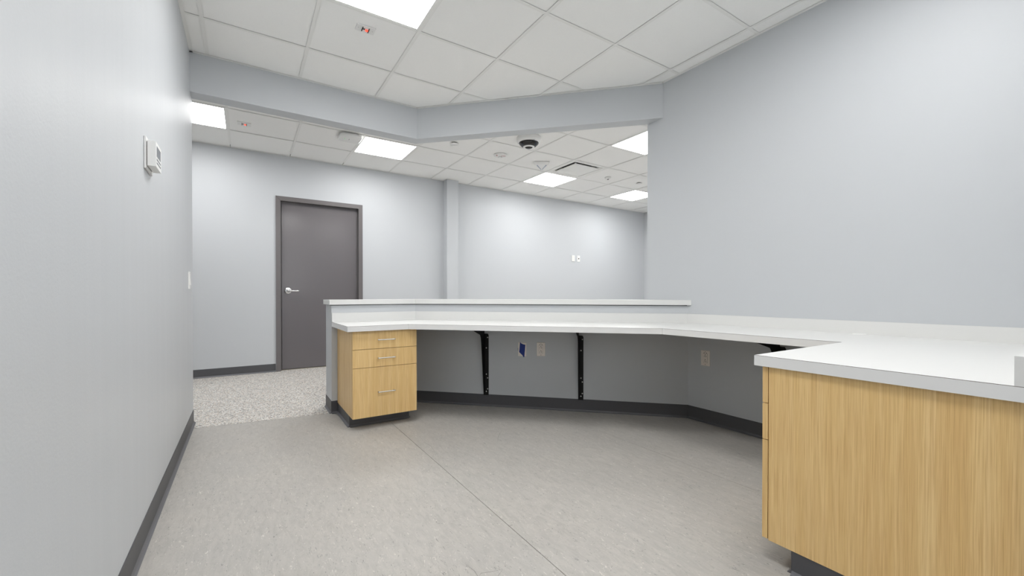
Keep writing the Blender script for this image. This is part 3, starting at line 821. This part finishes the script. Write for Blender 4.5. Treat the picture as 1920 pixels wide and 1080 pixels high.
# ------------------------------------------------------------------ black steel brackets under the worktop
def bracket(mtx, label, right=True):
    """local x along the wall, y up, z out of the wall"""
    t = thing('shelf_bracket', label, 'bracket', mtx, 'black brackets under the worktop')
    sg = 1 if right else -1
    th = .004
    web = [(.0, .095), (.012, .095), (.092, .575), (.100, .605), (.122, .632), (.36, .694), (.40, .700), (.40, .7118), (0, .7118)]
    m = Matrix(((0, 0, 1, 0), (0, 1, 0, 0), (1, 0, 0, 0), (0, 0, 0, 1)))       # (u=out, v=up, w=along) -> local
    b = B(); bm_profile(b, web, (-th / 2, th / 2), m); obj('web', b, 'black_steel', t)
    b = B(); bm_profile(b, [(0, .095), (sg * .040, .095), (sg * .040, .62), (sg * .032, .632), (0, .632)], (0, .004), Matrix()); obj('wall_flange', b, 'black_steel', t)
    b = B(); bm_profile(b, [(0, .02), (sg * .040, .02), (sg * .040, .40), (0, .40)], (.7078, .7118), Matrix(((1, 0, 0, 0), (0, 0, 1, 0), (0, 1, 0, 0), (0, 0, 0, 1)))); obj('top_flange', b, 'black_steel', t)
    for x, z in ((.031, .600), (.020, .508), (.020, .278), (.031, .246), (.031, .150), (.020, .127)):
        b = B(); bm_lathe(b, [(.0055, .0035), (.0055, .0055), (.003, .0075), (0, .0078)], Matrix.Translation((sg * x, z, 0)), 14); obj('screw', b, 'zinc', t)
dn = (-S2, -S2)
def diag_pt(px, z):
    """point of the low wall's slanted face seen at column px"""
    a = Vector((math.sin(TH), math.cos(TH))) + Vector((math.cos(TH), -math.sin(TH))) * (px - 960) / F_PX
    return a * (HW_D / (a.x + a.y))
bracket(wall_frame(diag_pt(908, .4), dn, 0), 'black steel bracket left of the taped outlet, under the worktop')
bracket(wall_frame(diag_pt(1085, .4), dn, 0), 'black steel bracket in the middle of the slanted low wall')
bracket(wall_frame((XR, 1.345), (-1, 0), 0), 'black steel bracket on the right wall, mostly hidden by the peninsula')

# ------------------------------------------------------------------ electrical plates
def plate_bm(w, h, d):
    b = B(); bm_box(b, (-w / 2, -h / 2, 0), (w / 2, h / 2, d))
    es = [e for e in b.edges if all(v.co.z > d - 1e-5 for v in e.verts)]
    bmesh.ops.bevel(b, geom=es, offset=d * .55, segments=2, affect='EDGES', profile=.6); return b
def outlet(mtx, label, tape=False):
    t = thing('power_outlet', label, 'outlet', mtx, 'white wall plates below the worktop')
    obj('cover_plate', plate_bm(.072, .117, .006), 'ivory_plastic', t)
    # dark rim where the plate stands off the wall
    if tape:
        b = B()
        pts = [(-.018, .064), (-.008, .052), (.010, .044), (.028, .040), (.022, -.030), (.019, -.066), (.010, -.064), (.003, -.050), (-.026, -.024)]
        V0 = [b.verts.new((x, y, .0064 + .0004 * math.sin(40 * x))) for x, y in pts]; V1 = [b.verts.new((x, y, .0068 + .0006 * (1 + math.sin(60 * y)))) for x, y in pts]
        b.faces.new(V0[::-1]); b.faces.new(V1)
        for i in range(len(pts)): b.faces.new((V0[i], V0[(i + 1) % len(pts)], V1[(i + 1) % len(pts)], V1[i]))
        tag(obj('tape', b, 'tape', t), 'strip of blue painter\'s tape')
        b = B(); bm_box(b, (-.0385, -.012, .0005), (-.0355, .012, .004)); obj('clip', b, 'dark', t)
        return
    b = B(); bm_box(b, (-.0175, -.034, .0045), (.0175, .034, .0072)); bevel(b, .0015, 2); f = obj('receptacle', b, 'ivory_plastic', t)
    b = B()
    for x0, y0, x1, y1 in ((-.0185, -.035, .0185, -.034), (-.0185, .034, .0185, .035), (-.0185, -.034, -.0175, .034), (.0175, -.034, .0185, .034)): bm_box(b, (x0, y0, .0052), (x1, y1, .0062))
    obj('receptacle_seam', b, 'grey_dark', t)
    for cy in (.0175, -.0185):
        for x, y, w, h in ((-.0065, cy - .004, .0028, .008), (.0065, cy - .004, .0034, .0095)):
            b = B(); bm_box(b, (x - w / 2, y - h / 2, .0068), (x + w / 2, y + h / 2, .0075)); obj('slot', b, 'dark', f)
        b = B(); bm_lathe(b, [(0, .0076), (.0032, .0076), (.0032, .0068)], Matrix.Translation((0, cy + .0075, 0)), 12); obj('slot', b, 'dark', f)
    for y in (.048, -.048):
        b = B(); bm_lathe(b, [(0, .0068), (.0026, .0066), (.003, .0055)], Matrix.Translation((0, y, 0)), 10); obj('screw', b, 'grey_dark', t)
    for x, y, r in ((-.009, .0395, .05), (.010, .040, -.5)):
        b = B(); bm_box(b, (x - .004, y - .0022, .0060), (x + .004, y + .0022, .0064)); obj('tear_mark', b, 'core', t)
outlet(wall_frame(diag_pt(979.3, .5), dn, .5035), 'white wall plate covered with a strip of blue tape', True)
outlet(wall_frame(diag_pt(1014.4, .5), dn, .5085), 'white double outlet right of the blue taped plate')
outlet(wall_frame((XR, 1.864), (-1, 0), .4905), 'white double outlet on the right wall under the worktop')

def switch(mtx, label):
    t = thing('light_switch', label, 'switch', mtx)
    obj('cover_plate', plate_bm(.072, .122, .007), 'white_plastic', t)
    b = B(); bm_profile(b, [(-.033, .006), (.033, .006), (.033, .008), (0, .0095), (-.033, .012)], (-.0165, .0165), Matrix(((0, 0, 1, 0), (1, 0, 0, 0), (0, 1, 0, 0), (0, 0, 0, 1)))); obj('rocker', b, 'white_plastic', t)
    for y in (.048, -.048):
        b = B(); bm_lathe(b, [(0, .0085), (.003, .0083), (.003, .006)], Matrix.Translation((0, y, 0)), 10); obj('screw', b, 'steel', t)
switch(wall_frame((XL, 3.705), (1, 0), 1.074), 'white light switch on the left wall near its far end')

def wall_plate(px, label, jack):
    fw = Vector((math.sin(TH), math.cos(TH))) + Vector((math.cos(TH), -math.sin(TH))) * (px - 960) / F_PX
    x = fw.x * YB / fw.y
    t = thing('wall_plate', label, 'wall plate', wall_frame((x, YB), (0, -1), 1.663), 'pair of plates on the back wall')
    obj('cover_plate', plate_bm(.072, .117, .008 if jack else .014), 'white_plastic', t)
    if jack:
        b = B(); bm_box(b, (-.012, -.010, .0075), (.012, .010, .0095)); obj('jack', b, 'dark', t)
    else:
        for y in (.024, -.024):
            b = B(); bm_box(b, (-.014, y - .016, .0135), (.014, y + .016, .0155)); bevel(b, .0012, 1); obj('button', b, 'ivory_plastic', t)
wall_plate(1074.3, 'white two button plate, left of the pair on the back wall', False)
wall_plate(1084.4, 'white plate with black jack, right of the pair on the back wall', True)

def thermostat():
    t = thing('thermostat', 'white thermostat with grey display on the left wall', 'thermostat', wall_frame((XL, 2.237), (1, 0), 1.537))
    b = B(); bm_box(b, (-.072, -.063, .001), (.072, .063, .007)); bevel(b, .0028, 2); obj('wall_plate', b, 'white_plastic', t)
    b = B(); bm_box(b, (-.058, -.046, .0068), (.058, .046, .0095)); obj('shadow_gap', b, 'dark', t)
    b = B(); bm_box(b, (-.062, -.050, .0095), (.062, .050, .036)); bevel(b, .006, 3); obj('body', b, 'white_plastic', t)
    b = B(); bm_box(b, (-.044, -.006, .0355), (.044, .036, .0366)); obj('display', b, 'screen', t)
    for y in (-.018, -.032):
        b = B(); bm_box(b, (-.044, y - .003, .0355), (.044, y + .003, .0368)); obj('button', b, 'screen', t)
thermostat()
